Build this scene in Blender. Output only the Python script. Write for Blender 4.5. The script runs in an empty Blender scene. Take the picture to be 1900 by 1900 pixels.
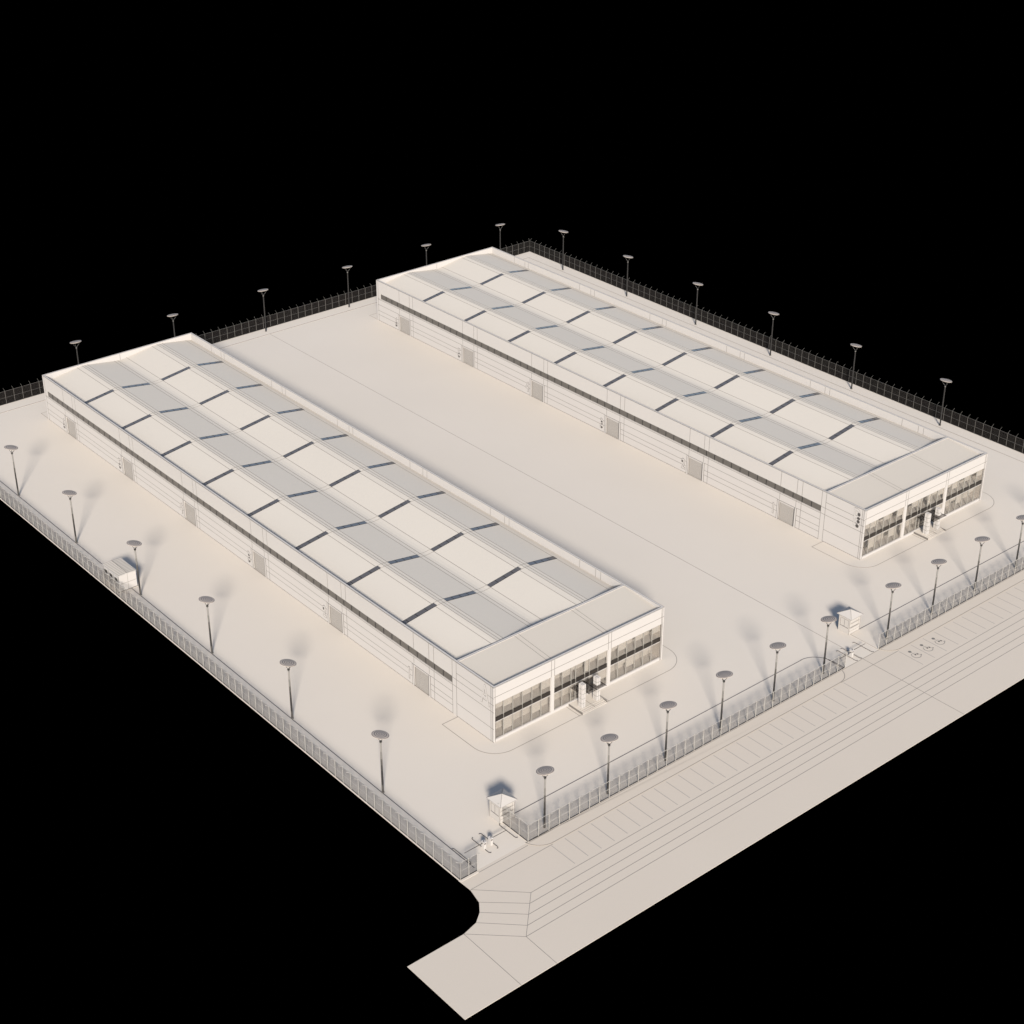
import bpy, math
from mathutils import Vector, Matrix

C = bpy.context.scene.collection
R = math.radians
PI = math.pi

# ------------------------------------------------------------ materials
def clay(name, col, rough=0.85, var=0.03, scale=0.35, spec=0.15, fine=0.02):
    m = bpy.data.materials.new(name); m.use_nodes = True
    nt = m.node_tree; n = nt.nodes; l = nt.links
    b = n['Principled BSDF']
    b.inputs['Roughness'].default_value = rough
    b.inputs['Specular IOR Level'].default_value = spec
    if var <= 0:
        b.inputs['Base Color'].default_value = (*col, 1); return m
    tc = n.new('ShaderNodeTexCoord')
    n1 = n.new('ShaderNodeTexNoise'); n1.inputs['Scale'].default_value = scale
    n1.inputs['Detail'].default_value = 4
    n2 = n.new('ShaderNodeTexNoise'); n2.inputs['Scale'].default_value = 9.0
    n2.inputs['Detail'].default_value = 3
    l.new(tc.outputs['Object'], n1.inputs['Vector']); l.new(tc.outputs['Object'], n2.inputs['Vector'])
    def rng(src, a):
        mr = n.new('ShaderNodeMapRange')
        mr.inputs['From Min'].default_value = 0.3; mr.inputs['From Max'].default_value = 0.7
        mr.inputs['To Min'].default_value = 1 - a; mr.inputs['To Max'].default_value = 1 + a
        l.new(src.outputs['Fac'], mr.inputs['Value']); return mr
    a, c = rng(n1, var), rng(n2, fine)
    mu = n.new('ShaderNodeMath'); mu.operation = 'MULTIPLY'
    l.new(a.outputs[0], mu.inputs[0]); l.new(c.outputs[0], mu.inputs[1])
    vm = n.new('ShaderNodeVectorMath'); vm.operation = 'SCALE'
    vm.inputs[0].default_value = col
    l.new(mu.outputs[0], vm.inputs['Scale'])
    l.new(vm.outputs[0], b.inputs['Base Color'])
    return m

GROUND = clay('ground_plaster', (0.3448, 0.3048, 0.2619), var=0.012, scale=0.06, fine=0.015)
ROADM = clay('road_plaster', (0.3131, 0.2718, 0.2280), var=0.012, scale=0.06, fine=0.015)
WALL = clay('wall_plaster', (0.2781, 0.2566, 0.2387), var=0.01, scale=0.1, fine=0.01)
BROOF = clay('block_roof_sun_toned', (0.3018, 0.2674, 0.2267), var=0.01, scale=0.08, fine=0.01)  # roof colour darkened to offset sunlight on the front block slope
ROOF = clay('roof_sheet', (0.3317, 0.2960, 0.2534), var=0.01, scale=0.08, fine=0.01)
LINE = clay('joint_line', (0.1431, 0.1268, 0.1111), var=0)
BOOTH = clay('booth_paint', (0.2622, 0.2393, 0.2176), var=0)
WLINE = clay('wall_joint', (0.0943, 0.0836, 0.0738), var=0)
LINED = clay('kerb_line', (0.0585, 0.0512, 0.0512), var=0)
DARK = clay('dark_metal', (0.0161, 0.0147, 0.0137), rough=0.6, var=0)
SEAM = clay('seam_dark', (0.0390, 0.0341, 0.0317), var=0)
STEEL = clay('fence_post_steel', (0.2671, 0.2468, 0.2206), rough=0.6, var=0)
BAR = clay('fence_bar', (0.0244, 0.0215, 0.0195), rough=0.7, var=0)
SLATS = clay('shutter_slat', (0.2195, 0.2000, 0.1806), var=0)
SLATL = clay('shutter_joint', (0.1171, 0.1049, 0.0927), var=0)
DISC = clay('lamp_top', (0.2301, 0.1954, 0.1670), var=0)
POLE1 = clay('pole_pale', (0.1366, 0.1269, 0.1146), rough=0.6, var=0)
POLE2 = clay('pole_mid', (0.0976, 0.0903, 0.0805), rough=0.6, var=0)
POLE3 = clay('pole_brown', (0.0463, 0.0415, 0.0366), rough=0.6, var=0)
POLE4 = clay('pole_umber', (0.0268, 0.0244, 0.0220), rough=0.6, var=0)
MULL = clay('mullion_paint', (0.1756, 0.1634, 0.1464), var=0)
BLIND = clay('blind_cloth', (0.3099, 0.2931, 0.2743), var=0)
ROOM = clay('room_plaster', (0.3090, 0.2906, 0.2723), var=0)
SPAN = clay('spandrel_glass', (0.0171, 0.0142, 0.0122), rough=0.3, var=0)
BANDG = clay('band_glass', (0.0610, 0.0546, 0.0478), rough=0.25, var=0.05, scale=0.5, spec=0.4)

def glass(name, tint, mixf, rough=0.02, gl=0.9):
    m = bpy.data.materials.new(name); m.use_nodes = True
    nt = m.node_tree; n = nt.nodes; l = nt.links
    n.remove(n['Principled BSDF'])
    t = n.new('ShaderNodeBsdfTransparent'); t.inputs['Color'].default_value = (*tint, 1)
    g = n.new('ShaderNodeBsdfGlossy'); g.inputs['Roughness'].default_value = rough
    g.inputs['Color'].default_value = (gl, gl, gl, 1)
    lw = n.new('ShaderNodeLayerWeight'); lw.inputs['Blend'].default_value = 0.5
    pw = n.new('ShaderNodeMath'); pw.operation = 'POWER'; pw.inputs[1].default_value = 3.0
    l.new(lw.outputs['Facing'], pw.inputs[0])
    mu = n.new('ShaderNodeMath'); mu.operation = 'MULTIPLY_ADD'; mu.inputs[1].default_value = 0.35*mixf; mu.inputs[2].default_value = 0.04
    mx = n.new('ShaderNodeMixShader')
    l.new(pw.outputs[0], mu.inputs[0]); l.new(mu.outputs[0], mx.inputs[0])
    l.new(t.outputs[0], mx.inputs[1]); l.new(g.outputs[0], mx.inputs[2])
    l.new(mx.outputs[0], n['Material Output'].inputs['Surface'])
    return m
FACADE = glass('facade_glass', (0.90, 0.885, 0.865), 1.0)
CANOPYG = glass('canopy_glass', (0.62, 0.61, 0.61), 0.8)

def skyglass():
    m = bpy.data.materials.new('skylight_glass'); m.use_nodes = True
    b = m.node_tree.nodes['Principled BSDF']
    b.inputs['Base Color'].default_value = (0.052, 0.047, 0.045, 1)
    b.inputs['Roughness'].default_value = 0.28
    b.inputs['IOR'].default_value = 1.5
    b.inputs['Specular IOR Level'].default_value = 0.35
    return m
SKYL = skyglass()

BLACK = bpy.data.materials.new('void_black'); BLACK.use_nodes = True
_n = BLACK.node_tree.nodes; _n.remove(_n['Principled BSDF'])
_d = _n.new('ShaderNodeBsdfDiffuse'); _d.inputs['Color'].default_value = (0, 0, 0, 1)
BLACK.node_tree.links.new(_d.outputs[0], _n['Material Output'].inputs['Surface'])

# ------------------------------------------------------------ mesh builder
class MB:
    def __init__(s): s.v = []; s.f = []; s.mi = []; s.mats = []
    def _m(s, m):
        if m not in s.mats: s.mats.append(m)
        return s.mats.index(m)
    def face(s, pts, m):
        k = len(s.v); s.v += [tuple(p) for p in pts]
        s.f.append(tuple(range(k, k + len(pts)))); s.mi.append(s._m(m))
    def box(s, x0, x1, y0, y1, z0, z1, m):
        if x1 < x0: x0, x1 = x1, x0
        if y1 < y0: y0, y1 = y1, y0
        k = len(s.v); i = s._m(m)
        s.v += [(x0,y0,z0),(x1,y0,z0),(x1,y1,z0),(x0,y1,z0),(x0,y0,z1),(x1,y0,z1),(x1,y1,z1),(x0,y1,z1)]
        for q in ((0,3,2,1),(4,5,6,7),(0,1,5,4),(1,2,6,5),(2,3,7,6),(3,0,4,7)):
            s.f.append(tuple(k + a for a in q)); s.mi.append(i)
        return s
    def prism(s, pts, z0, z1, m, mside=None, bottom=True):   # pts counter-clockwise
        k = len(s.v); n = len(pts); i = s._m(m); j = s._m(mside or m)
        s.v += [(x, y, z0) for x, y in pts] + [(x, y, z1) for x, y in pts]
        s.f.append(tuple(k + n + a for a in range(n))); s.mi.append(i)
        if bottom: s.f.append(tuple(k + a for a in reversed(range(n)))); s.mi.append(i)
        for a in range(n):
            b = (a + 1) % n
            s.f.append((k + a, k + b, k + n + b, k + n + a)); s.mi.append(j)
    def strip(s, pts, w, z, m, closed=False, h=0.006):       # flat line on the ground
        n = len(pts)
        for a in range(n if closed else n - 1):
            p, q = Vector(pts[a]), Vector(pts[(a + 1) % n])
            d = (q - p)
            if d.length < 1e-6: continue
            d.normalize(); o = Vector((-d.y, d.x)) * (w / 2)
            e = d * (w * 0.25)
            s.prism([tuple(p - e - o), tuple(q + e - o), tuple(q + e + o), tuple(p - e + o)], z, z + h, m, bottom=False)
    def tube(s, p0, p1, r0, r1, m, n=10, caps=True):
        p0, p1 = Vector(p0), Vector(p1); d = (p1 - p0).normalized()
        a = Vector((0, 0, 1)) if abs(d.z) < 0.9 else Vector((1, 0, 0))
        u = d.cross(a).normalized(); w = d.cross(u)
        k = len(s.v); i = s._m(m)
        for p, r in ((p0, r0), (p1, r1)):
            for t in range(n):
                an = 2 * PI * t / n
                s.v.append(tuple(p + u * (r * math.cos(an)) + w * (r * math.sin(an))))
        for t in range(n):
            b = (t + 1) % n
            s.f.append((k + t, k + b, k + n + b, k + n + t)); s.mi.append(i)
        if caps:
            s.f.append(tuple(k + t for t in reversed(range(n)))); s.mi.append(i)
            s.f.append(tuple(k + n + t for t in range(n))); s.mi.append(i)
        return s
    def path(s, pts, r, m, n=8):
        for a in range(len(pts) - 1): s.tube(pts[a], pts[a + 1], r, r, m, n)
    def build(s, name, parent=None, smooth=False, loc=None):
        me = bpy.data.meshes.new(name)
        me.from_pydata(s.v, [], s.f)
        for m in s.mats: me.materials.append(m)
        me.polygons.foreach_set('material_index', s.mi)
        if smooth: me.polygons.foreach_set('use_smooth', [True] * len(s.f))
        me.update()
        o = bpy.data.objects.new(name, me); C.objects.link(o)
        if parent: o.parent = parent
        if loc: o.location = loc
        return o

def tag(o, label=None, cat=None, group=None, kind=None):
    if label: o['label'] = label
    if cat: o['category'] = cat
    if group: o['group'] = group
    if kind: o['kind'] = kind
    return o
def empty(name, loc=(0,0,0), rz=0):
    o = bpy.data.objects.new(name, None); o.empty_display_size = 0.3
    C.objects.link(o); o.location = loc; o.rotation_euler.z = rz
    return o
KIDS = {}
def kids(o):
    return [c for c in bpy.data.objects if c.parent == o]
def tree(o): return (o, [tree(c) for c in kids(o)])
def copy_tree(t, parent=None, skip=()):
    o, ch = t
    c = o.copy(); C.objects.link(c); c.parent = parent
    for x in ch:
        if x[0] in skip: continue
        copy_tree(x, c, skip)
    return c

def arc(cx, cy, r, a0, a1, n=10):
    return [(cx + r * math.cos(R(a0 + (a1 - a0) * t / n)), cy + r * math.sin(R(a0 + (a1 - a0) * t / n))) for t in range(n + 1)]

# ------------------------------------------------------------ setting
g = MB(); g.face([(-3000,-3000,-0.09),(3000,-3000,-0.09),(3000,3000,-0.09),(-3000,3000,-0.09)], BLACK)
tag(g.build('ground'), kind='structure')

FX0, FX1, FY0, FY1 = -19.45, 121.0, -17.62, 134.8     # fence lines
E = 0.12                                              # ground reaches this far past the fence
# yard
y = MB()
y.prism([(FX0-E,-17.5),(FX1+E,-17.5),(FX1+E,FY1+E),(FX0-E,FY1+E)], -0.08, 0.0, GROUND)
yard = y.build('yard'); tag(yard, kind='structure')
j = MB()
j.strip([(51.2,-17.5),(51.2,131.9)], 0.075, 0.003, LINE)
j.strip([(116.3,20),(116.3,126.6),(115.2,128.2)], 0.075, 0.003, LINE)
j.build('paving_joint', yard)

# raised verges along the fences
VZ = 0.03
v = MB()
v.prism([(FX0-E,-17.5),(-16.85,-17.5),(-16.85,131.9),(-13.0,131.9),(FX1+E-6,131.9),(FX1+E-6,FY1+E),(FX0-E,FY1+E)][0:3]+[(-16.85,131.9),(118.4,131.9),(118.4,-17.5),(FX1+E,-17.5),(FX1+E,FY1+E),(FX0-E,FY1+E)], 0.0, VZ, GROUND)
gi = [( -9.25,-17.5),(44.0,-17.5),(47.65,-17.5)] + [(47.65,-15.6)] + arc(44.4,-15.5,3.2,0,90,8) + [(-9.25,-12.4)]
v.prism(gi, 0.0, VZ, GROUND)
gr = [(54.6,-17.5),(118.39,-17.5),(118.39,-12.4),(54.6,-12.4)]
v.prism(gr, 0.0, VZ, GROUND)
verge = v.build('verge'); tag(verge, kind='structure')
j = MB(); z = VZ + 0.002
j.strip([(-16.9,-17.0),(-16.9,131.95),(118.35,131.95)], 0.11, z, LINED)
j.strip([(118.35,131.95),(118.35,-12.4)], 0.08, z, LINE)
j.strip([(-9.25,-12.45),(44.4,-12.45)] + arc(44.4,-15.5,3.1,90,0,8) + [(47.55,-17.4)], 0.11, z, LINED)
j.strip([(54.6,-12.45),(118.3,-12.45)], 0.11, z, LINED)
j.strip([(54.65,-12.45),(54.65,-17.4)], 0.07, z, LINE)
j.strip([(-9.2,-12.5),(-9.2,-17.4)], 0.05, z, LINE)
j.build('kerb_edge', verge)

# pavement strips outside the front fence, with rounded corners and a kerb
PZ = 0.055
p = MB()
pa = [(-9.6,-17.5)] + arc(-6.9,-16.75,2.7,195,270,8) + [(44.3,-19.45)] + arc(44.3,-16.85,2.6,-90,-20,8) + [(46.95,-17.5)]
p.prism(pa, 0.0, PZ, ROADM)
pb = [(54.6,-17.5)] + arc(57.3,-16.7,2.65,198,270,8) + [(FX1+E,-19.35),(FX1+E,-17.5)]
p.prism(pb, 0.0, PZ, ROADM)
pc = [(-19.62,-17.5),(-19.62,-17.95),(-17.0,-17.95),(-17.0,-17.5)]
p.prism(pc, 0.0, 0.05, GROUND)
pav = p.build('pavement'); tag(pav, kind='structure')
j = MB(); z = PZ + 0.002
j.strip(pa[1:-1], 0.09, z, LINE)
j.strip(pb[1:-1], 0.09, z, LINE)
j.strip([(-9.2,-17.66),(46.9,-17.66)], 0.06, z, LINE)
j.strip([(55.0,-17.66),(FX1,-17.66)], 0.06, z, LINE)
j.build('kerb_edge', pav)

# road outside: polygon with a curved corner
r = MB()
RX1 = FX1 + E
outer = [(-32.3,-34.6),(RX1,-34.6),(RX1,-17.5),(-19.62,-17.5),(-19.56,-19.6),(-20.09,-21.83),(-21.09,-23.16),(-22.43,-24.18),(-24.58,-24.71),(-32.3,-24.72)]
r.prism(outer, -0.08, -0.004, ROADM)
road = r.build('road'); tag(road, kind='structure')
j = MB(); z = -0.002
YL = [-24.35,-25.63,-26.9,-28.15,-29.4]
XS = [-14.6,-15.85,-17.1,-18.35,-19.6]
rad = [(-19.5,-19.62),(-20.09,-21.83),(-21.09,-23.16),(-22.43,-24.18),(-24.58,-24.71)]
for a in range(5):
    j.strip([(XS[a],YL[a]),(RX1,YL[a])], 0.075, z, LINE)
    j.strip([rad[a],(XS[a],YL[a])], 0.065, z, LINE)
j.strip([(XS[0],YL[0]),(XS[4],YL[4])], 0.065, z+0.003, LINE)
j.strip([(XS[4],YL[4]),(-19.72,-34.6)], 0.065, z+0.003, LINE)
j.strip([rad[4],(-24.72,-34.6)], 0.065, z+0.003, LINE)
j.strip([(-17.0,-17.93),(-9.6,-17.93)], 0.07, z+0.003, LINE)
j.strip([(-19.5,-19.62),(-7.2,-19.62)], 0.07, z+0.003, LINE)
j.strip([(47.0,-17.62),(55.0,-17.62)], 0.07, z+0.003, LINE)
j.strip([(44.5,-19.5),(56.6,-19.5)], 0.07, z+0.003, LINE)
j.strip([(51.2,-17.5),(51.2,-34.6)], 0.075, z+0.006, LINE)
j.build('road_joint', road)
STALL = clay('stall_paint', (0.1952, 0.1756, 0.1586), var=0)
m0 = MB(); m0.box(-0.045,0.045,-23.85,-19.75,0.001,0.006,STALL)
sl = m0.build('parking_line', road); sl.location = (-7.5,0,0)
xs = [-7.5 + 2.088*k for k in range(1, 26)] + [56.45,59.05,61.65,64.25] + [64.25 + 2.088*k for k in range(1, 27)]
for x in xs:
    c = sl.copy(); C.objects.link(c); c.parent = road; c.location = (x,0,0)
# wheelchair symbols painted in the three wide stalls
SYM = clay('symbol_paint', (0.0948, 0.0864, 0.0781), var=0)
SYMF = clay('symbol_paint_faint', (0.1434, 0.1315, 0.1195), var=0)
def symbol(x, first=None):
    s = MB(); z = 0.001
    s.prism(arc(0,-20.68,0.24,0,360,16)[:-1], z, z+0.008, SYM)
    s.strip([(0,-20.95),(-0.02,-21.45)], 0.07, z, SYMF)
    s.strip([(-0.02,-21.2),(0.33,-21.3)], 0.05, z, SYMF)
    s.strip(arc(0.05,-21.78,0.66,120,320,14), 0.085, z+0.002, SYMF)
    s.strip([(-0.02,-21.5),(0.42,-21.55),(0.58,-22.1),(0.78,-22.1)], 0.06, z+0.004, SYMF)
    s.prism(arc(0.02,-21.66,0.13,0,360,10)[:-1], z, z+0.012, SEAM)
    s.prism(arc(0.40,-21.72,0.13,0,360,10)[:-1], z, z+0.012, SEAM)
    s.prism(arc(0.72,-22.12,0.09,0,360,8)[:-1], z, z+0.012, SYM)
    return s.build('wheelchair_symbol', road, loc=(x,0,0))
sy = symbol(57.55)
for x in (60.15, 62.75):
    c = sy.copy(); C.objects.link(c); c.parent = road; c.location = (x,0,0)

# ------------------------------------------------------------ warehouse
W, L, H = 29.87, 124.3, 8.5
T = 0.35
DOORS = [15.15 + 20.0*k for k in range(6)]          # door centres along the wall
DH = 3.35
BZ0, BZ1 = 4.87, 5.90
SW = 0.065
PROF = [(T,7.24),(0.9,7.34),(6.5,8.17),(7.0,8.24),(7.45,8.28),(7.95,8.24),(8.5,8.2),(13.7,7.43),(14.35,7.36),
        (14.93,7.33),(15.5,7.36),(16.15,7.43),(21.4,8.2),(21.9,8.24),(22.4,8.28),(22.95,8.24),(23.5,8.2),(28.7,7.41),(W-T,7.22)]
def pz(x):
    for a in range(len(PROF)-1):
        if PROF[a][0] <= x <= PROF[a+1][0]:
            t = (x-PROF[a][0])/(PROF[a+1][0]-PROF[a][0]); return PROF[a][1]+t*(PROF[a+1][1]-PROF[a][1])
    return PROF[0][1]
SKY_Y = [20.76 + 12.92*k for k in range(8)]
SKW = 0.84
YB0, YB1 = 7.55, 7.92           # wall between the front block and the wave roof

def wl(mb, y0, y1, z, w=SW, x=0.0, m=WLINE):         # horizontal seam on the wall facing -x
    mb.box(x-0.005, x+0.02, y0, y1, z-w/2, z+w/2, m)
def wv(mb, z0, z1, y, w=SW, x=0.0, m=WLINE):
    mb.box(x-0.007, x+0.02, y-w/2, y+w/2, z0, z1, m)

def build_warehouse(x0):
    root = empty('warehouse', (x0,0,0))
    # side wall facing -x, pierced by doors and the window band
    s = MB()
    holes = [(c-1.62, c+1.62) for c in DOORS]
    yy = 0.35
    for a, b in holes:
        s.box(0,T,yy,a,0,DH,WALL); yy = b
    s.box(0,T,yy,L-T,0,DH,WALL)
    s.box(0,T,0.35,L-T,DH,BZ0,WALL)
    s.box(0,T,0.35,8.5,BZ0,BZ1,WALL); s.box(0,T,123.0,L-T,BZ0,BZ1,WALL)
    s.box(0.2,T,8.5,123.0,BZ0,BZ1,WALL)
    s.box(0,T,0.35,L-T,BZ1,H,WALL)
    far = 0.055
    for zz, a in ((4.60,8.5),(0.06,8.5)):
        wl(s, a, L-0.3, zz)
    segs = []; yy = 8.5
    for c in DOORS:
        segs.append((yy, c-2.0)); yy = c+2.0
    segs.append((yy, L-0.3))
    for a, b in [(8.5, DOORS[0]-2.0)] + [(DOORS[k]+2.0, DOORS[k+1]-2.0) for k in range(5)] + [(DOORS[5]+2.0, L-0.3)]:
        for zz in (3.46,2.2,1.33): wl(s, a, b, zz)
    wl(s, 8.5, L-0.3, BZ0-0.07, 0.04)
    for c in DOORS:
        for yv in (c+1.6, c-1.75, c-2.8):
            wv(s, BZ1+0.02, H-0.06, yv)
            if yv < c-2: wv(s, 0, BZ0-0.1, yv)
            else: wv(s, DH+0.25, BZ0-0.1, yv)
        wv(s, DH+0.25, H-0.06, c-2.08, 0.04) if False else None
    for zz in (6.8,5.77,4.66,2.09,0.06): wl(s, 0.0, 7.6, zz)
    for yv in (0.28,0.58,7.6,8.45,L-0.55): wv(s, 0, H-0.06, yv)
    for zz in (5.77,4.66): wl(s, 7.6, 8.45, zz)
    wl(s, 0.0, L, H-0.035, 0.06)
    s.build('side_wall', root)
    # opposite wall and back wall
    s = MB()
    s.box(W-T,W,0.35,L-T,0,H,WALL)
    for c in DOORS:
        for yv in (c+1.6, c-1.75, c-2.8):
            s.box(W-T-0.006,W-T+0.02,yv-SW/2,yv+SW/2,6.9,H-0.05,WLINE)
            s.box(W-0.02,W+0.006,yv-SW/2,yv+SW/2,0,H-0.05,WLINE)
    for zz in (0.06,1.33,2.2,3.46,4.6): s.box(W-0.02,W+0.005,0.35,L-T,zz-SW/2,zz+SW/2,WLINE)
    s.build('side_wall', root)
    s = MB()
    s.box(0,W,L-T,L,0,H,WALL)
    for x in (0.55,10.0,20.0,W-0.55):
        s.box(x-SW/2,x+SW/2,L-0.02,L+0.006,0,H,WLINE)
    s.box(14.9,14.96,L-T-0.006,L-T+0.02,7.1,H-0.02,WLINE)
    s.box(0.01,W-0.01,L-0.02,L+0.005,H-0.06,H-0.02,WLINE)
    s.build('back_wall', root)
    # parapet coping: thin rims on top of the walls
    s = MB(); z = H
    for (a,b,c,d) in ((0,T,T,L-T),(W-T,W,T,L-T)): s.box(a,b,c,d,z,z+0.012,WALL)
    s.box(0,W,L-T,L,z,z+0.012,WALL)
    s.box(0,W,0,T,z,z+0.012,WALL)
    s.box(T,W-T,YB0,YB1,z-0.02,z+0.012,WALL)
    z = H + 0.014
    s.strip([(T-0.03,T),(T-0.03,L-T)],0.04,z,WLINE); s.strip([(W-T+0.03,T),(W-T+0.03,L-T)],0.04,z,WLINE)
    s.strip([(T,L-T+0.03),(W-T,L-T+0.03)],0.04,z,WLINE); s.strip([(T,T-0.03),(W-T,T-0.03)],0.04,z,WLINE)
    s.strip([(0.03,0.03),(W-0.03,0.03),(W-0.03,L-0.03),(0.03,L-0.03)],0.05,z,LINE,closed=True)
    s.strip([(T,YB0+0.03),(W-T,YB0+0.03)],0.04,z,WLINE); s.strip([(T,YB1-0.03),(W-T,YB1-0.03)],0.04,z,WLINE)
    s.build('parapet_coping', root)
    s = MB(); s.box(T,W-T,YB0,YB1,0.0,H-0.02,WALL); s.build('cross_wall', root)
    # wave roof
    s = MB(); n = len(PROF)
    ya, yb = YB1, L-T
    for k in range(n-1):
        (xa,za),(xb,zb) = PROF[k],PROF[k+1]
        s.face([(xa,ya,za),(xb,ya,zb),(xb,yb,zb),(xa,yb,za)], ROOF)
        s.face([(xa,ya,za-0.25),(xa,yb,za-0.25),(xb,yb,zb-0.25),(xb,ya,zb-0.25)], ROOF)
    for xl in (6.5,7.45,7.95,8.5,13.7,14.35,16.15,21.4,22.4,22.95,23.5,28.3):
        w = 0.033; zz = pz(xl)
        za, zb = pz(xl-w)+0.012, pz(xl+w)+0.012
        s.face([(xl-w,ya,za),(xl+w,ya,zb),(xl+w,yb,zb),(xl-w,yb,za)], WLINE)
    # joints across ridges and valleys in line with the skylights
    for yc in SKY_Y:
        for e in (-SKW/2, SKW/2):
            for (a,b) in ((6.8,8.45),(13.7,16.15),(21.8,23.4)):
                q = [a] + [P[0] for P in PROF if a < P[0] < b] + [b]
                for k in range(len(q)-1):
                    xa, xb = q[k], q[k+1]; za, zb = pz(xa)+0.017, pz(xb)+0.017
                    s.face([(xa,yc+e-0.025,za),(xb,yc+e-0.025,zb),(xb,yc+e+0.025,zb),(xa,yc+e+0.025,za)], WLINE)
    s.build('roof', root)
    # skylights: four tinted panes each, dark glazing bars between
    def skylight(xa, xb):
        s = MB(); za, zb = pz(xa), pz(xb); h = SKW/2
        dx = xb-xa; dz = zb-za; up = 0.03
        s.face([(xa,-h,za+up),(xb,-h,zb+up),(xb,h,zb+up),(xa,h,za+up)], SKYL)
        s.face([(xa,-h,za-0.02),(xb,-h,zb-0.02),(xb,-h,zb+up),(xa,-h,za+up)], DARK)
        s.face([(xb,h,zb-0.02),(xa,h,za-0.02),(xa,h,za+up),(xb,h,zb+up)], DARK)
        for t in (0.25,0.5,0.75):
            x = xa+dx*t; zz = za+dz*t; w = 0.05; k = dz/dx*w
            s.face([(x-w,-h,zz+up+0.008-k),(x+w,-h,zz+up+0.008+k),(x+w,h,zz+up+0.008+k),(x-w,h,zz+up+0.008-k)], DARK)
        for e in (-1,1):
            a, b = sorted((e*h, e*(h-0.05)))
            s.face([(xa,a,za+up+0.006),(xb,a,zb+up+0.006),(xb,b,zb+up+0.006),(xa,b,za+up+0.006)], DARK)
        return s
    for (xa,xb) in ((T+0.02,6.8),(8.45,13.7),(16.15,21.8),(23.4,28.45)):
        o = skylight(xa,xb).build('skylight', root, loc=(0,SKY_Y[0],0))
        for yc in SKY_Y[1:]:
            c = o.copy(); C.objects.link(c); c.parent = root; c.location = (0,yc,0)
    # front block roof, rising towards the back, with two pairs of seams
    s = MB()
    def zf(y): return 7.88 + (y-T)/(YB0-T)*0.54
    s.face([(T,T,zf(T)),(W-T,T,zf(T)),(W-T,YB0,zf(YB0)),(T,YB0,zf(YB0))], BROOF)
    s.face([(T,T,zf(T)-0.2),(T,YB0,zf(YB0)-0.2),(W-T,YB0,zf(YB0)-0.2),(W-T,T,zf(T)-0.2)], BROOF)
    for xl in (9.75,10.45,19.75,20.4):
        s.face([(xl-0.03,T,zf(T)+0.012),(xl+0.03,T,zf(T)+0.012),(xl+0.03,YB0,zf(YB0)+0.012),(xl-0.03,YB0,zf(YB0)+0.012)], WLINE)
    s.build('front_block_roof', root)
    # window band along the side: every pane a window of its own
    n = 61; pitch = (123.0-8.5)/n
    s = MB(); s.box(0.03,0.08,0.075,pitch-0.075,BZ0+0.01,BZ1-0.01,BANDG)
    s.box(0.012,0.10,-0.075,0.075,BZ0+0.005,BZ1-0.005,DARK)
    o = s.build('window', root, loc=(0,8.5,0))
    for k in range(1,n):
        c = o.copy(); C.objects.link(c); c.parent = root; c.location = (0,8.5+pitch*k,0)
    # roller doors
    s = MB(); nsl = 22
    for k in range(nsl):
        z0 = 0.02 + (DH-0.1)*k/nsl; z1 = 0.02 + (DH-0.1)*(k+1)/nsl
        s.face([(0.16,-1.58,z0),(0.16,-1.58,z1-0.02),(0.16,1.58,z1-0.02),(0.16,1.58,z0)][::-1], SLATS)
        s.box(0.15,0.17,-1.58,1.58,z1-0.035,z1,SLATL)
    s.box(0.11,0.145,-1.58,1.58,DH-0.32,DH-0.05,WALL)
    s.box(0.12,0.2,-1.62,-1.50,0.0,DH-0.02,SLATL); s.box(0.12,0.2,1.50,1.62,0.0,DH-0.02,SLATL)
    door = s.build('roller_door', root, loc=(0,DOORS[0],0))
    f = MB()
    f.box(-0.04,0.0,-2.0,-1.60,0,DH+0.08,WALL); f.box(-0.04,0.0,1.62,1.98,0,DH+0.08,WALL)
    f.box(-0.04,0.0,-1.60,1.62,DH-0.03,DH+0.08,WALL)
    for yv in (-2.0,-1.62,1.64,1.98): f.box(-0.046,-0.02,yv-0.03,yv+0.03,0,DH+0.09,SEAM if abs(yv)<1.9 else WLINE)
    f.box(-0.046,-0.02,-2.0,1.98,DH+0.06,DH+0.10,SEAM)
    f.build('door_frame', door)
    for yc in DOORS[1:]:
        copy = copy_tree(tree(door), root); copy.location = (0,yc,0)
    # facade
    s = MB()
    s.box(0,W,0,T,5.92,H,WALL); s.box(0,W,0,T,0,0.42,WALL)
    for (a,b) in ((0,0.20),(9.62,10.16),(19.62,20.14),(W-0.28,W)): s.box(a,b,0,T,0.42,5.92,WALL)
    for zz in (7.0,): s.box(0.01,W-0.01,-0.005,0.02,zz-SW/2,zz+SW/2,WLINE)
    for xl in (9.62,10.16,19.62,20.14,0.22,W-0.25,W-0.45): s.box(xl-SW/2,xl+SW/2,-0.007,0.02,5.92 if 1<xl<29 else 0,H-0.06,WLINE)
    s.box(0,W,-0.006,0.02,H-0.06,H-0.02,WLINE)
    s.build('front_wall', root)
    s = MB()
    s.box(T,W-T,0.42,1.9,0.22,0.30,ROOM); s.box(T,W-T,1.9,2.0,0.3,7.4,ROOM)
    s.box(T,W-T,0.45,1.9,3.15,3.6,ROOM); s.box(T,W-T,T,1.9,6.05,6.15,ROOM)
    s.build('front_room', root)
    bays = [[0.20,1.70,3.26,4.83,6.45,8.02,9.62],[10.16,11.63,13.19,13.98,15.6,16.4,17.94,19.62],[20.14,21.6,23.16,24.72,26.28,27.88,W-0.28]]
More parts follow.
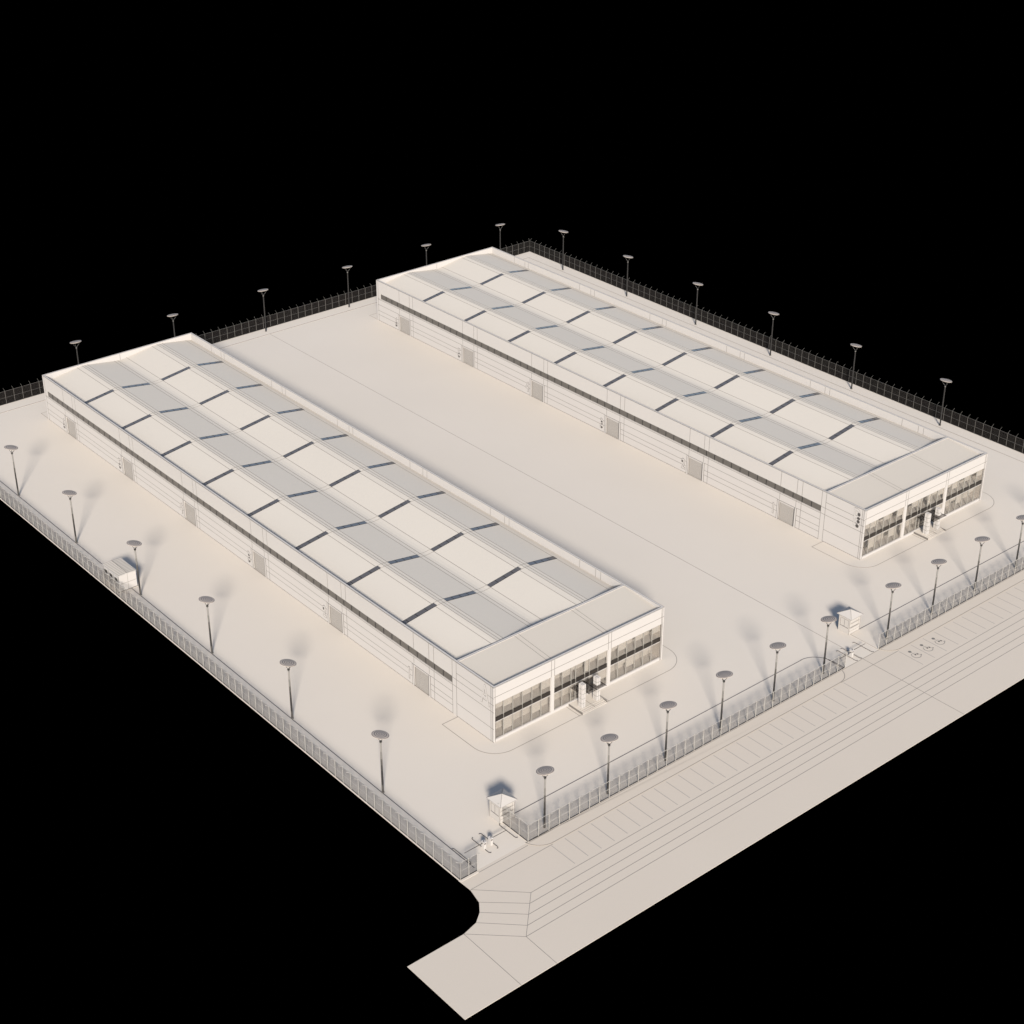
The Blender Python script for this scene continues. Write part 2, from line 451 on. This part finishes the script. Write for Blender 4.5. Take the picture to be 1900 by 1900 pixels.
    up = [[.42,.55,.06,.45,.06,.68],[.08,.55,.3,.05,.9,.3,.55],[.30,.60,.05,.45,.15,.55]]
    lo = [[.04,.72,.04,.10,.60,.05],[.04,.10,.0,.0,.0,.55,.60],[.04,.25,.62,.04,.25,.04]]
    for bi, xs_ in enumerate(bays):
        for k in range(len(xs_)-1):
            a, b = xs_[k]+0.035, xs_[k+1]-0.035
            entry = (bi == 1 and k in (2,3,4))
            q = MB(); q.box(a,b,0.20,0.215,3.70,5.92,FACADE)
            w1 = q.build('window', root)
            q = MB(); q.box(a,b,0.20,0.215,0.42,2.98,FACADE)
            if entry:
                q.box(a+0.04,b-0.04,0.17,0.198,1.0,1.06,DARK); 
            w2 = q.build('entrance_door' if entry and k == 3 else 'window', root)
            for (zt,zb0,fr,w) in ((5.90,3.70,up[bi][k],w1),(2.96,0.42,lo[bi][k],w2)):
                if fr > 0.01:
                    q = MB(); q.box(a+0.02,b-0.02,0.28,0.30,zt-(zt-zb0)*fr,zt,BLIND)
                    q.build('blind', w)
    s = MB()
    for bi, xs_ in enumerate(bays):
        s.box(xs_[0],xs_[-1],0.16,0.26,3.06,3.68,SPAN)
        s.box(xs_[0],xs_[-1],0.12,0.28,2.985,3.055,WALL)
    s.build('spandrel', root)
    q = MB(); q.box(-0.026,0.026,0.12,0.27,0.42,2.984,MULL); q.box(-0.026,0.026,0.10,0.119,2.984,5.92,MULL); q.box(-0.026,0.026,0.119,0.27,3.682,5.92,MULL)
    mu = None
    for xs_ in bays:
        for x in xs_[1:-1]:
            if mu is None: mu = q.build('mullion', root, loc=(x,0,0))
            else:
                c = mu.copy(); C.objects.link(c); c.parent = root; c.location = (x,0,0)
    # apron around the front and a short one at the back
    s = MB()
    ap = [(-2.6,7.4),(-2.6,0.9)] + arc(0.9,0.9,3.5,180,270,12) + [(28.6,-2.6)] + arc(28.6,1.2,3.8,-90,0,12) + [(32.4,2.6),(W,3.1),(W,0.0),(0.0,0.0),(0.0,7.4)]
    s.prism(ap, 0.0, 0.03, GROUND)
    s.strip(ap[:-4]+[(W,3.1)], 0.075, 0.032, LINE)
    s.strip([(0,7.4),(-2.6,7.4)], 0.075, 0.032, LINE)
    s.build('apron', root); s = MB()
    s.prism([(0,L),(W,L),(W,L+2.9),(0,L+2.9)], 0.0, 0.03, GROUND)
    s.strip([(0.05,L),(0.05,L+2.9),(W,L+2.9)], 0.08, 0.032, LINE)
    s.build('apron', root)
    # entrance: landing, steps, pylons, glass canopy
    s = MB()
    s.box(12.75,17.05,-1.95,0.0,0.03,0.34,GROUND)
    for k in range(3):
        s.box(12.75-0.0,17.05,-1.95-0.27*(k+1),-1.95-0.27*k,0.03,0.34-0.078*(k+1),GROUND)
        s.box(12.75,17.05,-1.952-0.27*k,-1.93-0.27*k,0.34-0.078*k-0.02,0.344-0.078*k,WLINE)
    s.box(12.72,12.75,-2.76,0,0.02,0.345,WLINE); s.box(17.05,17.08,-2.76,0,0.02,0.345,WLINE)
    s.box(12.30,12.34,-2.7,0,0.03,0.05,WLINE); s.box(17.5,17.54,-2.7,0,0.03,0.05,WLINE)
    s.box(14.93,14.97,-2.7,-0.4,0.342,0.36,WLINE)
    s.build('steps', root)
    s = MB(); w = 0.27; tz = 0.735
    for a in range(2):
        for b in range(2):
            for c in range(5):
                gx, gy, gz = a*(w+0.05), b*(0.35+0.05), 0.34+c*tz
                s.box(gx,gx+w,-gy-0.35,-gy,gz,gz+tz-0.055,WALL)
    s.box(0.02,2*w+0.03,-0.73,-0.02,0.34,0.34+5*tz-0.075,SEAM)
    pyl = s.build('entrance_pylon', root, loc=(13.36,-1.18,0))
    c = pyl.copy(); C.objects.link(c); c.parent = root; c.location = (15.95,-1.18,0)
    s = MB()
    s.box(13.98,15.93,-2.6,0.0,2.78,2.83,CANOPYG); s.box(16.52,17.0,-2.6,0.0,2.78,2.83,CANOPYG)
    s.box(15.93,16.52,-2.6,-1.95,2.78,2.83,CANOPYG); s.box(15.93,16.52,-1.16,0.0,2.78,2.83,CANOPYG)
    s.box(12.95,13.32,-1.3,0.0,2.78,2.83,CANOPYG); s.box(13.32,13.98,-1.14,0.0,2.78,2.83,CANOPYG)
    for x in (13.98,15.4,17.0): s.box(x-0.03,x+0.03,-2.6,0.0,2.70,2.778,DARK)
    s.build('canopy', root)
    return root

def text_mesh(txt, size, name, parent, loc, dark_w, depth=0.03, spots=()):
    cu = bpy.data.curves.new('t', 'FONT'); cu.body = txt; cu.size = size
    cu.align_x = 'CENTER'; cu.align_y = 'CENTER'; cu.resolution_u = 3
    rot = (R(90), 0, R(-90))
    def mk(off, ext, mat):
        cu.offset = off; cu.extrude = ext
        o = bpy.data.objects.new('tmp', cu); C.objects.link(o)
        dg = bpy.context.evaluated_depsgraph_get()
        me = bpy.data.meshes.new_from_object(o.evaluated_get(dg)); 
        bpy.data.objects.remove(o)
        me.materials.clear(); me.materials.append(mat)
        return me
    ob = bpy.data.objects.new(name, mk(dark_w, depth*0.4, SYM)); C.objects.link(ob)
    ob.parent = parent; ob.location = loc; ob.rotation_euler = rot
    fc = bpy.data.objects.new('letter_face', mk(0.0, depth, WALL)); C.objects.link(fc)
    fc.parent = ob; fc.location = (0,0,0.006)
    if spots:
        s = MB()
        for (cx,cy,rx,ry) in spots:
            pts = [(cx+rx*math.cos(2*PI*t/14), cy+ry*math.sin(2*PI*t/14)) for t in range(14)]
            s.prism(pts, depth+0.004, depth+0.02, SEAM)
        o = s.build('letter_inlay', ob)
    return ob

wa = build_warehouse(0.0)
numspots = {'1':(), '2':((-.3,.5,.22,.2),), '3':((.05,.45,.3,.16),(.12,.0,.25,.12),(.05,-.62,.3,.16)),
            '4':(), '5':((.02,.0,.3,.14),(.0,-.6,.32,.16)), '6':((.0,-.08,.32,.16),(.0,-.6,.34,.18))}
for k, yc in enumerate(DOORS):
    d = str(k+1)
    t = text_mesh(d, 2.6, 'door_number', wa, (-0.012, yc+2.75, 1.45), 0.08, spots=numspots[d])
    t.scale = (0.72,1,1)
    t['label'] = 'number %s on the wall beside its roller door' % d
wt = tree(wa)
wb = copy_tree(wt); wb.location = (71.87,0,0)
ta = text_mesh('A', 4.3, 'sign_letter', wa, (-0.012, 1.75, 6.45), 0.045); ta.scale = (0.60,1,1)
tb = text_mesh('B', 4.3, 'sign_letter', wb, (-0.012, 1.55, 6.6), 0.045, spots=((.62,.80,.42,.30),(.58,.12,.48,.22),(.60,-.42,.44,.28),(.38,-1.2,.48,.30)))
tb.scale = (0.62,1,1)
tag(wa, 'long white warehouse marked A, glazed front, wave roof, the nearer one by the shed', 'warehouse', 'two long warehouses')
tag(wb, 'long white warehouse marked B, glazed front, wave roof, beyond the central yard', 'warehouse', 'two long warehouses')

# ------------------------------------------------------------ fences
FH = 2.52
def panel_mesh(pw, STEEL):
    s = MB(); n = 12
    for k in range(n):
        x = pw*(k+0.5)/n
        s.box(x-0.014,x+0.014,-0.006,0.006,0.10,FH-0.03,BAR)
    s.box(0.04,pw-0.04,-0.016,0.016,FH-0.035,FH,STEEL)
    s.box(0.04,pw-0.04,-0.017,0.017,1.265,1.295,STEEL)
    s.box(0.04,pw-0.04,-0.024,0.024,0.03,0.10,BAR)
    return s
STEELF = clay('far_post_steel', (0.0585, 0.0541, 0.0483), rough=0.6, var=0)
def post_mesh(w=0.026, ar=0.034, STEEL=STEEL):       # outward arm points to local -y
    s = MB(); s.box(-w,w,-w,w,0,FH+0.04,STEEL)
    s.tube((0,0,FH+0.0),(0,-0.55,FH+0.40),ar,ar*0.85,STEEL,6)
    return s
PANEL = {}
_pp = post_mesh().build('post'); POSTM = _pp.data; bpy.data.objects.remove(_pp)
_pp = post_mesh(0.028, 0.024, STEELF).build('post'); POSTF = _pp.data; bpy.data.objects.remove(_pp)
def run(root, p, q, n, z, first=True, last=True, far=False):
    p, q = Vector(p), Vector(q); d = q-p; ln = d.length; pw = ln/n
    key = (round(pw,3), far)
    if key not in PANEL:
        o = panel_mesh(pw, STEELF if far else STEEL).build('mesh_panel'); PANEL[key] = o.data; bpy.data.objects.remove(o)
    a = math.atan2(d.y,d.x)
    for k in range(n+1):
        pt = p + d*(k/n)
        if (k > 0 or first) and (k < n or last):
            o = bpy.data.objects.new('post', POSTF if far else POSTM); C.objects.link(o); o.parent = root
            o.location = (pt.x,pt.y,z); o.rotation_euler.z = a
        if k < n:
            o = bpy.data.objects.new('mesh_panel', PANEL[key]); C.objects.link(o); o.parent = root
            o.location = (pt.x,pt.y,z); o.rotation_euler.z = a
def fence(segs, label, z=VZ, far=False):
    root = empty('fence', (segs[0][0][0],segs[0][0][1],0)); tag(root, label, 'fence', 'perimeter fence with outward arms')
    off = Vector(segs[0][0])
    for i,(p,q,n) in enumerate(segs):
        run(root, Vector(p)-off, Vector(q)-off, n, z, last=(i==len(segs)-1), far=far)
    return root
fence([((FX0,FY1),(FX0,FY0),92)], 'long bar fence down the left edge past the small shed')
fence([((FX0,FY0),(-16.95,FY0),2)], 'short two panel fence piece at the bottom corner beside the barrier gate')
fence([((-9.2,-12.6),(-9.2,-17.5),3),((-9.2,-17.5),(47.62,-17.5),35)], 'bar fence along the parking bays between the two barrier gates')
fence([((54.7,-17.5),(FX1,-17.5),40)], 'bar fence above the wheelchair bays, right of the second barrier gate')
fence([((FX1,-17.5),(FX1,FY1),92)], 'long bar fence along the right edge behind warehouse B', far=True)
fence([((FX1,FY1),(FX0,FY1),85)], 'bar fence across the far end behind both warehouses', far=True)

# ------------------------------------------------------------ street lamps
def lamp_proto(near):
    root = empty('street_lamp')
    if near:
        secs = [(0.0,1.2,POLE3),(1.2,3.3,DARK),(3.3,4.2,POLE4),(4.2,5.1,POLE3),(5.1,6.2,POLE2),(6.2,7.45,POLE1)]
    else:
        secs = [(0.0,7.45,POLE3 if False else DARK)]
    s = MB()
    def rad(z): return 0.132 - 0.024*z/7.62
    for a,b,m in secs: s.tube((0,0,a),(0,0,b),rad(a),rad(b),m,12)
    s.build('pole', root, smooth=False)
    s = MB(); s.tube((0,0,0),(0,0,0.10),0.2,0.2,POLE2,12); s.build('base_flange', root)
    s = MB(); s.tube((0,0,7.45),(0,0,7.55),0.12,0.12,POLE2,12); s.tube((0,0,7.55),(0,0,7.62),0.10,0.12,POLE1,12)
    s.tube((0,0,7.62),(0,0,7.76),0.17,0.15,DARK,12); s.build('collar', root)
    tilt = R(-12)
    rot = Matrix.Rotation(tilt,4,'X')
    cz = 8.70
    arm = None
    for k,an in enumerate((200,340,90)):
        c, sn = math.cos(R(an)), math.sin(R(an))
        q = [Vector((0.08*c,0.08*sn,7.72)), Vector((0.42*c,0.42*sn,8.06))]
        e = rot @ Vector((0.80*c,0.80*sn,-0.08)); q.append(e+Vector((0,0,cz)))
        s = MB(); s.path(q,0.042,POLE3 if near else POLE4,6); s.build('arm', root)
    # saucer head with concentric rings
    s = MB(); N = 32
    rings = []
    rr = [0.0,0.16,0.27,0.42,0.53,0.68,0.79,0.93,0.94,0.95,0.96,1.00,1.07]
    zt = lambda r: 0.07*(1-(r/1.07)**2)+0.02
    for k in range(len(rr)-1):
        a,b = rr[k],rr[k+1]; dark = (k in (1,3,5))
        m = RINGM if (dark or k == len(rr)-2) else DISC
        for t in range(N):
            a0,a1 = 2*PI*t/N, 2*PI*(t+1)/N
            P = lambda r,an: tuple(rot @ Vector((r*math.cos(an),r*math.sin(an),zt(r))))
            if a == 0: s.face([P(0,0),P(b,a0),P(b,a1)], m)
            else: s.face([P(a,a0),P(b,a0),P(b,a1),P(a,a1)], m)
    for t in range(N):
        a0,a1 = 2*PI*t/N, 2*PI*(t+1)/N
        Q = lambda r,an,z: tuple(rot @ Vector((r*math.cos(an),r*math.sin(an),z)))
        s.face([Q(1.07,a0,-0.05),Q(1.07,a1,-0.05),Q(1.07,a1,0.02),Q(1.07,a0,0.02)], DISC)
        s.face([Q(0.8,a0,-0.09),Q(0.8,a1,-0.09),Q(1.07,a1,-0.05),Q(1.07,a0,-0.05)], DISC)
        s.face([Q(0,0,-0.09),Q(0.8,a1,-0.09),Q(0.8,a0,-0.09)], DISC)
    s.build('lamp_head', root, loc=(0,0,cz))
    return root
RINGM = clay('lamp_ring', (0.0805, 0.0703, 0.0691), var=0)
near = lamp_proto(True); nt_ = tree(near)
farl = lamp_proto(False); ft_ = tree(farl)
used = [False, False]
def lamp(x, y, rz, label, group, dist=False, dz=0.0):
    t = ft_ if dist else nt_
    i = 1 if dist else 0
    if not used[i]: o = t[0]; used[i] = True
    else: o = copy_tree(t)
    o.location = (x,y,VZ+dz); o.rotation_euler.z = rz
    tag(o, label, 'street lamp', group)
ORD = ['nearest the road','second from the road','third from the road','fourth from the road','fifth from the road','sixth from the road']
for k in range(6):
    lb = ['disc topped lamp by the left fence, %s corner' % o if i == 0 else 'disc topped lamp by the left fence, %s' % o for i,o in enumerate(ORD)][k]
    if k == 3: lb = 'disc topped lamp by the left fence, right in front of the small shed'
    if k == 4: lb = 'disc topped lamp by the left fence, next one beyond the small shed'
    if k == 5: lb = 'disc topped lamp by the left fence, last at the left picture edge'
    lamp(-16.8, 0.95+20.0*k, R(-90), lb, 'street lamps along the left fence')
fl = ['disc topped lamp right of the corner booth, first on the front fence',
      'disc topped lamp on the front fence, second from the corner booth',
      'disc topped lamp on the front fence, third from the corner booth',
      'disc topped lamp on the front fence, fourth from the corner booth',
      'disc topped lamp on the front fence, fifth from the corner booth',
      'disc topped lamp beside the second barrier gate, just left of its booth']
for k in range(6):
    px_, py_, dz_ = [(-6.0,-16.75,-0.25),(4.1,-16.85,-0.3),(14.2,-16.6,-0.22),(24.2,-16.55,-0.08),(34.23,-16.5,0),(44.25,-16.5,0)][k]
    lamp(px_, py_, 0, fl[k], 'street lamps along the front fence', dz=dz_)
fr = ['disc topped lamp just right of the second booth, above the wheelchair bays',
      'disc topped lamp on the front fence, second right of the second booth',
      'disc topped lamp on the front fence, third right of the second booth',
      'disc topped lamp on the front fence cut by the right picture edge',
      'disc topped lamp on the front fence beyond the right picture edge']
for k in range(5):
    lamp(57.7+10.05*k, -16.5, 0, fr[k], 'street lamps along the front fence')
rl = ['far dark lamp by the right fence, closest to the far corner','far dark lamp by the right fence, second from the far corner',
      'far dark lamp by the right fence, third from the far corner','far dark lamp by the right fence, third from the right picture edge',
      'far dark lamp by the right fence, second from the right picture edge','far dark lamp by the right fence, closest to the right picture edge']
for k in range(6):
    lamp(119.05, 121.5-20.02*k, R(-90), rl[k], 'street lamps along the right fence', True)
bl = ['far lamp rising behind the left end of warehouse A roof','far lamp rising behind the right end of warehouse A roof',
      'far lamp in the gap just right of warehouse A','far lamp in the gap just left of warehouse B',
      'far lamp rising behind the middle of warehouse B back roof edge','far lamp rising behind the highest corner of warehouse B']
for k in range(6):
    lamp(11.2+20.05*k, 133.5, 0, bl[k], 'street lamps along the far fence', True)

# ------------------------------------------------------------ guard booths
def booth(cx, cy, sx, sy, label):
    root = empty('guard_booth', (cx,cy,0)); tag(root, label, 'guard booth', 'guard booths at the gates')
    hx, hy, ev, zt = sx/2, sy/2, 1.32, 2.62
    s = MB()
    s.box(-hx,hx,-hy,hy,0,0.95,BOOTH); s.box(-hx,hx,-hy,hy,2.25,zt,BOOTH)
    s.box(-hx+0.12,hx-0.12,-hy+0.12,hy-0.12,0.95,2.25,BOOTH)
    for a in (-1,1):
        for b in (-1,1):
            x0,x1 = sorted((a*hx,a*(hx-0.22))); y0,y1 = sorted((b*hy,b*(hy-0.22)))
            s.box(x0,x1,y0,y1,0.95,2.25,BOOTH)
            s.box(a*hx-0.02,a*hx+0.02,b*hy-0.02,b*hy+0.02,0,zt,LINE)
    for zz in (0.55,1.1,1.75):
        s.box(-hx+0.03,hx-0.03,-hy-0.006,-hy+0.02,zz-0.02,zz+0.02,LINE)
    s.build('wall', root)
    s = MB(); s.box(-0.02,0.02,-hy+0.25,hy-0.25,0.98,2.22,BOOTH)
    for yv in (-hy+0.25,0.0,hy-0.25): s.box(-0.03,-0.018,yv-0.02,yv+0.02,0.98,2.22,SEAM)
    s.box(-0.05,-0.018,-hy+0.23,hy-0.23,0.95,1.0,SEAM); s.box(-0.03,-0.018,-hy+0.25,hy-0.25,2.19,2.22,SEAM)
    s.build('window', root, loc=(-hx+0.06,0,0))
    s = MB(); s.box(-0.35,0.35,-0.02,0.02,0.05,2.2,BOOTH)
    for xv in (-0.35,0.35): s.box(xv-0.02,xv+0.02,-0.03,0.03,0.05,2.2,LINE)
    s.build('door', root, loc=(0.1,hy+0.01,0))
    s = MB(); ap = (0,0,3.38); e = 2.62
    q = [(-ev,-ev,e+0.06),(ev,-ev,e+0.06),(ev,ev,e+0.06),(-ev,ev,e+0.06)]
    s.prism([(-ev,-ev),(ev,-ev),(ev,ev),(-ev,ev)], e, e+0.06, BOOTH)
    for k in range(4): s.face([q[k],q[(k+1)%4],ap], BOOTH)
    for k in range(4): s.tube(q[k],(0,0,3.39),0.022,0.022,SYM,5)
    for k in range(4): s.tube(q[k],q[(k+1)%4],0.018,0.018,LINE,5)
    s.build('roof', root)
    return root
booth(-8.5,-11.85,2.25,1.95,'small white booth with pyramid roof behind the corner fence of the first gate')
booth(55.45,-11.5,2.25,1.95,'small white booth with pyramid roof at the second gate')

# ------------------------------------------------------------ gates
def barrier(x, y, dirn, ln, label, both=0):
    root = empty('boom_barrier', (x,y,0)); tag(root, label, 'barrier', 'boom barriers at the gates')
    s = MB(); s.box(-0.17,0.17,-0.24,0.24,0.0,1.02,WALL)
    s.box(-0.20,0.20,-0.27,0.27,1.02,1.08,WALL); s.box(-0.12,0.12,-0.25,-0.238,0.75,0.92,SEAM)
    s.build('housing', root)
    s = MB(); x0 = 0.18*dirn
    s.tube((x0,0,0.88),(x0+dirn*ln,0,0.88),0.045,0.035,POLE3,8); s.build('boom', root)
    if both:
        s = MB(); s.tube((-x0,-0.12,0.80),(-x0-dirn*both,-0.12,0.80),0.045,0.035,POLE3,8); s.build('boom', root)
    s = MB(); s.tube((0.05*dirn,-0.02,1.08),(0.05*dirn,-0.02,1.22),0.05,0.05,DARK,8); s.build('signal_light', root)
    return root
barrier(-12.85,-15.0,1,2.3,'boom barrier with its arm reaching towards the corner booth')
barrier(-13.9,-15.05,-1,2.7,'boom barrier with its arm reaching left to the corner fence piece')
barrier(50.45,-16.2,1,2.7,'boom barrier at the second gate with an arm on either side', 2.7)
def guide_rail(x, y0, y1, b0, b1, label):
    s = MB(); q = [(b1*0.26,y1-0.03,0.07),(b1*0.12,y1,0.07),(0.0,y1-0.16,0.07),(0.0,y0+0.16,0.07),(b0*0.12,y0,0.07),(b0*0.26,y0+0.03,0.07)]
    s.path(q,0.034,SEAM,6); 
    for k in range(4): yv = y0+0.5+(y1-y0-1.0)*k/3; s.tube((0,yv,0),(0,yv,0.07),0.03,0.03,SEAM,6)
    o = s.build('guide_rail', loc=(x,0,0)); tag(o, label, 'guide rail', 'low guide rails in the gates'); return o
guide_rail(-16.65,-16.2,-12.75,-1,-1,'low dark guide rail nearest the corner fence piece at the first gate')
guide_rail(-13.95,-16.2,-12.75,1,1,'low dark guide rail left of the barrier pair at the first gate')
guide_rail(-12.5,-16.1,-12.7,-1,-1,'low dark guide rail right of the barrier pair at the first gate')
guide_rail(-9.85,-16.1,-12.85,1,1,'low dark guide rail against the corner booth side of the first gate')
guide_rail(47.3,-17.55,-14.1,-1,-1,'low dark guide rail through the fence end at the second gate')
guide_rail(50.05,-17.5,-14.1,1,-1,'low dark guide rail left of the barrier pair at the second gate')
guide_rail(50.95,-17.5,-14.1,1,-1,'low dark guide rail right of the barrier pair at the second gate')
guide_rail(53.45,-17.5,-14.15,1,-1,'low dark guide rail next to the second booth')

# ------------------------------------------------------------ shed by the left fence
root = empty('shed', (-17.2,65.8,0)); tag(root, 'small ribbed roof shed against the left fence', 'shed')
s = MB(); x0,x1,y0,y1 = -1.55,1.3,-2.3,2.3
s.box(x0,x1,y0,y1,0.12,2.68,WALL)
s.box(x0-0.006,x1+0.006,y0-0.006,y0+0.02,1.25,1.31,LINE); s.box(-0.13,-0.08,y0-0.008,y0+0.02,0.12,2.68,LINE)
s.face([(x0,y0,2.68),(x1,y0,2.68),(-0.1,y0,2.75)],WALL); s.face([(x1,y1,2.68),(x0,y1,2.68),(-0.1,y1,2.75)],WALL)
for yv in (y0,-0.8,0.8,y1): s.box(x0-0.006,x0+0.02,yv-0.03,yv+0.03,0.12,2.68,SEAM)
s.box(x0-0.008,x0+0.02,y0,y1,1.2,1.25,SEAM)
s.build('wall', root)
s = MB(); s.box(x0-0.3,x1+0.1,y0-0.06,y1+0.06,0.0,0.12,GROUND); s.box(x0-0.3,x1+0.1,y0-0.066,y0-0.03,0.06,0.126,SEAM); s.build('base_slab', root)
s = MB(); n = 12
for side in (-1,1):
    xe = x0-0.12 if side < 0 else x1+0.12
    for k in range(n):
        ya = y0-0.12+(y1-y0+0.24)*k/n; yb = y0-0.12+(y1-y0+0.24)*(k+1)/n; ym = ya+(yb-ya)*0.66
        q = [(xe,ya,2.73),(xe,ym,2.73),(-0.1,ym,2.82),(-0.1,ya,2.82)]
        s.face(q if side < 0 else q[::-1], ROOF)
        q = [(xe,ym,2.70),(xe,yb,2.70),(-0.1,yb,2.79),(-0.1,ym,2.79)]
        s.face(q if side < 0 else q[::-1], LINE)
s.box(-0.13,-0.07,y0-0.12,y1+0.12,2.82,2.85,LINE)
s.box(x0-0.14,x0-0.10,y0-0.12,y1+0.12,2.69,2.76,WALL)
s.build('roof', root)
for yv in (-1.55,0.0,1.55):
    s = MB(); s.box(-0.02,0.01,-0.38,0.38,1.55,2.15,DARK)
    s.box(-0.03,-0.021,-0.04,0.04,1.55,2.15,LINE)
    s.build('window', root, loc=(x0-0.01,yv,0))
s = MB(); s.box(0,0.28,-0.12,0.12,2.0,2.16,BLIND); s.build('wall_lamp', root, loc=(x1,-1.8,0))

# ------------------------------------------------------------ light, sky, camera
SUN_EL, SAZ = 26.6, (-0.597, -0.802)
sd = Vector((SAZ[0]*math.cos(R(SUN_EL)), SAZ[1]*math.cos(R(SUN_EL)), math.sin(R(SUN_EL))))
su = bpy.data.lights.new('sun','SUN'); su.energy = 4.4; su.angle = R(9); su.color = (1.0,0.958,0.892)
so = bpy.data.objects.new('sun', su); C.objects.link(so)
so.rotation_euler = sd.to_track_quat('Z','Y').to_euler()
w = bpy.data.worlds.new('World'); bpy.context.scene.world = w; w.use_nodes = True
nt = w.node_tree; bg = nt.nodes['Background']
sk = nt.nodes.new('ShaderNodeTexSky'); sk.sky_type = 'NISHITA'; sk.sun_disc = False
sk.sun_elevation = R(SUN_EL); sk.sun_rotation = math.atan2(SAZ[0], SAZ[1])
sk.altitude = 0; sk.air_density = 1.0; sk.dust_density = 1.3; sk.ozone_density = 2.2
nt.links.new(sk.outputs[0], bg.inputs['Color']); bg.inputs['Strength'].default_value = 0.088

cam = bpy.data.cameras.new('camera'); co = bpy.data.objects.new('camera', cam); C.objects.link(co)
M = Matrix(((0.766686077613982,0.3087437867254472,-0.5629118337280379,-110.2129),
            (-0.6420217045667881,0.3697418102803872,-0.6716391327156608,-135.038),
            (0.0007676312829195675,0.8763379872448305,0.4816961104818295,129.4573),(0,0,0,1)))
co.matrix_world = M
cam.lens = 59.28; cam.sensor_width = 36; cam.clip_start = 1; cam.clip_end = 8000
sc = bpy.context.scene; sc.camera = co
sc.view_settings.view_transform = 'Standard'; sc.view_settings.look = 'None'
sc.view_settings.gamma = 1.0; sc.view_settings.exposure = 1.33
sc.cycles.max_bounces = 8; sc.cycles.transparent_max_bounces = 8
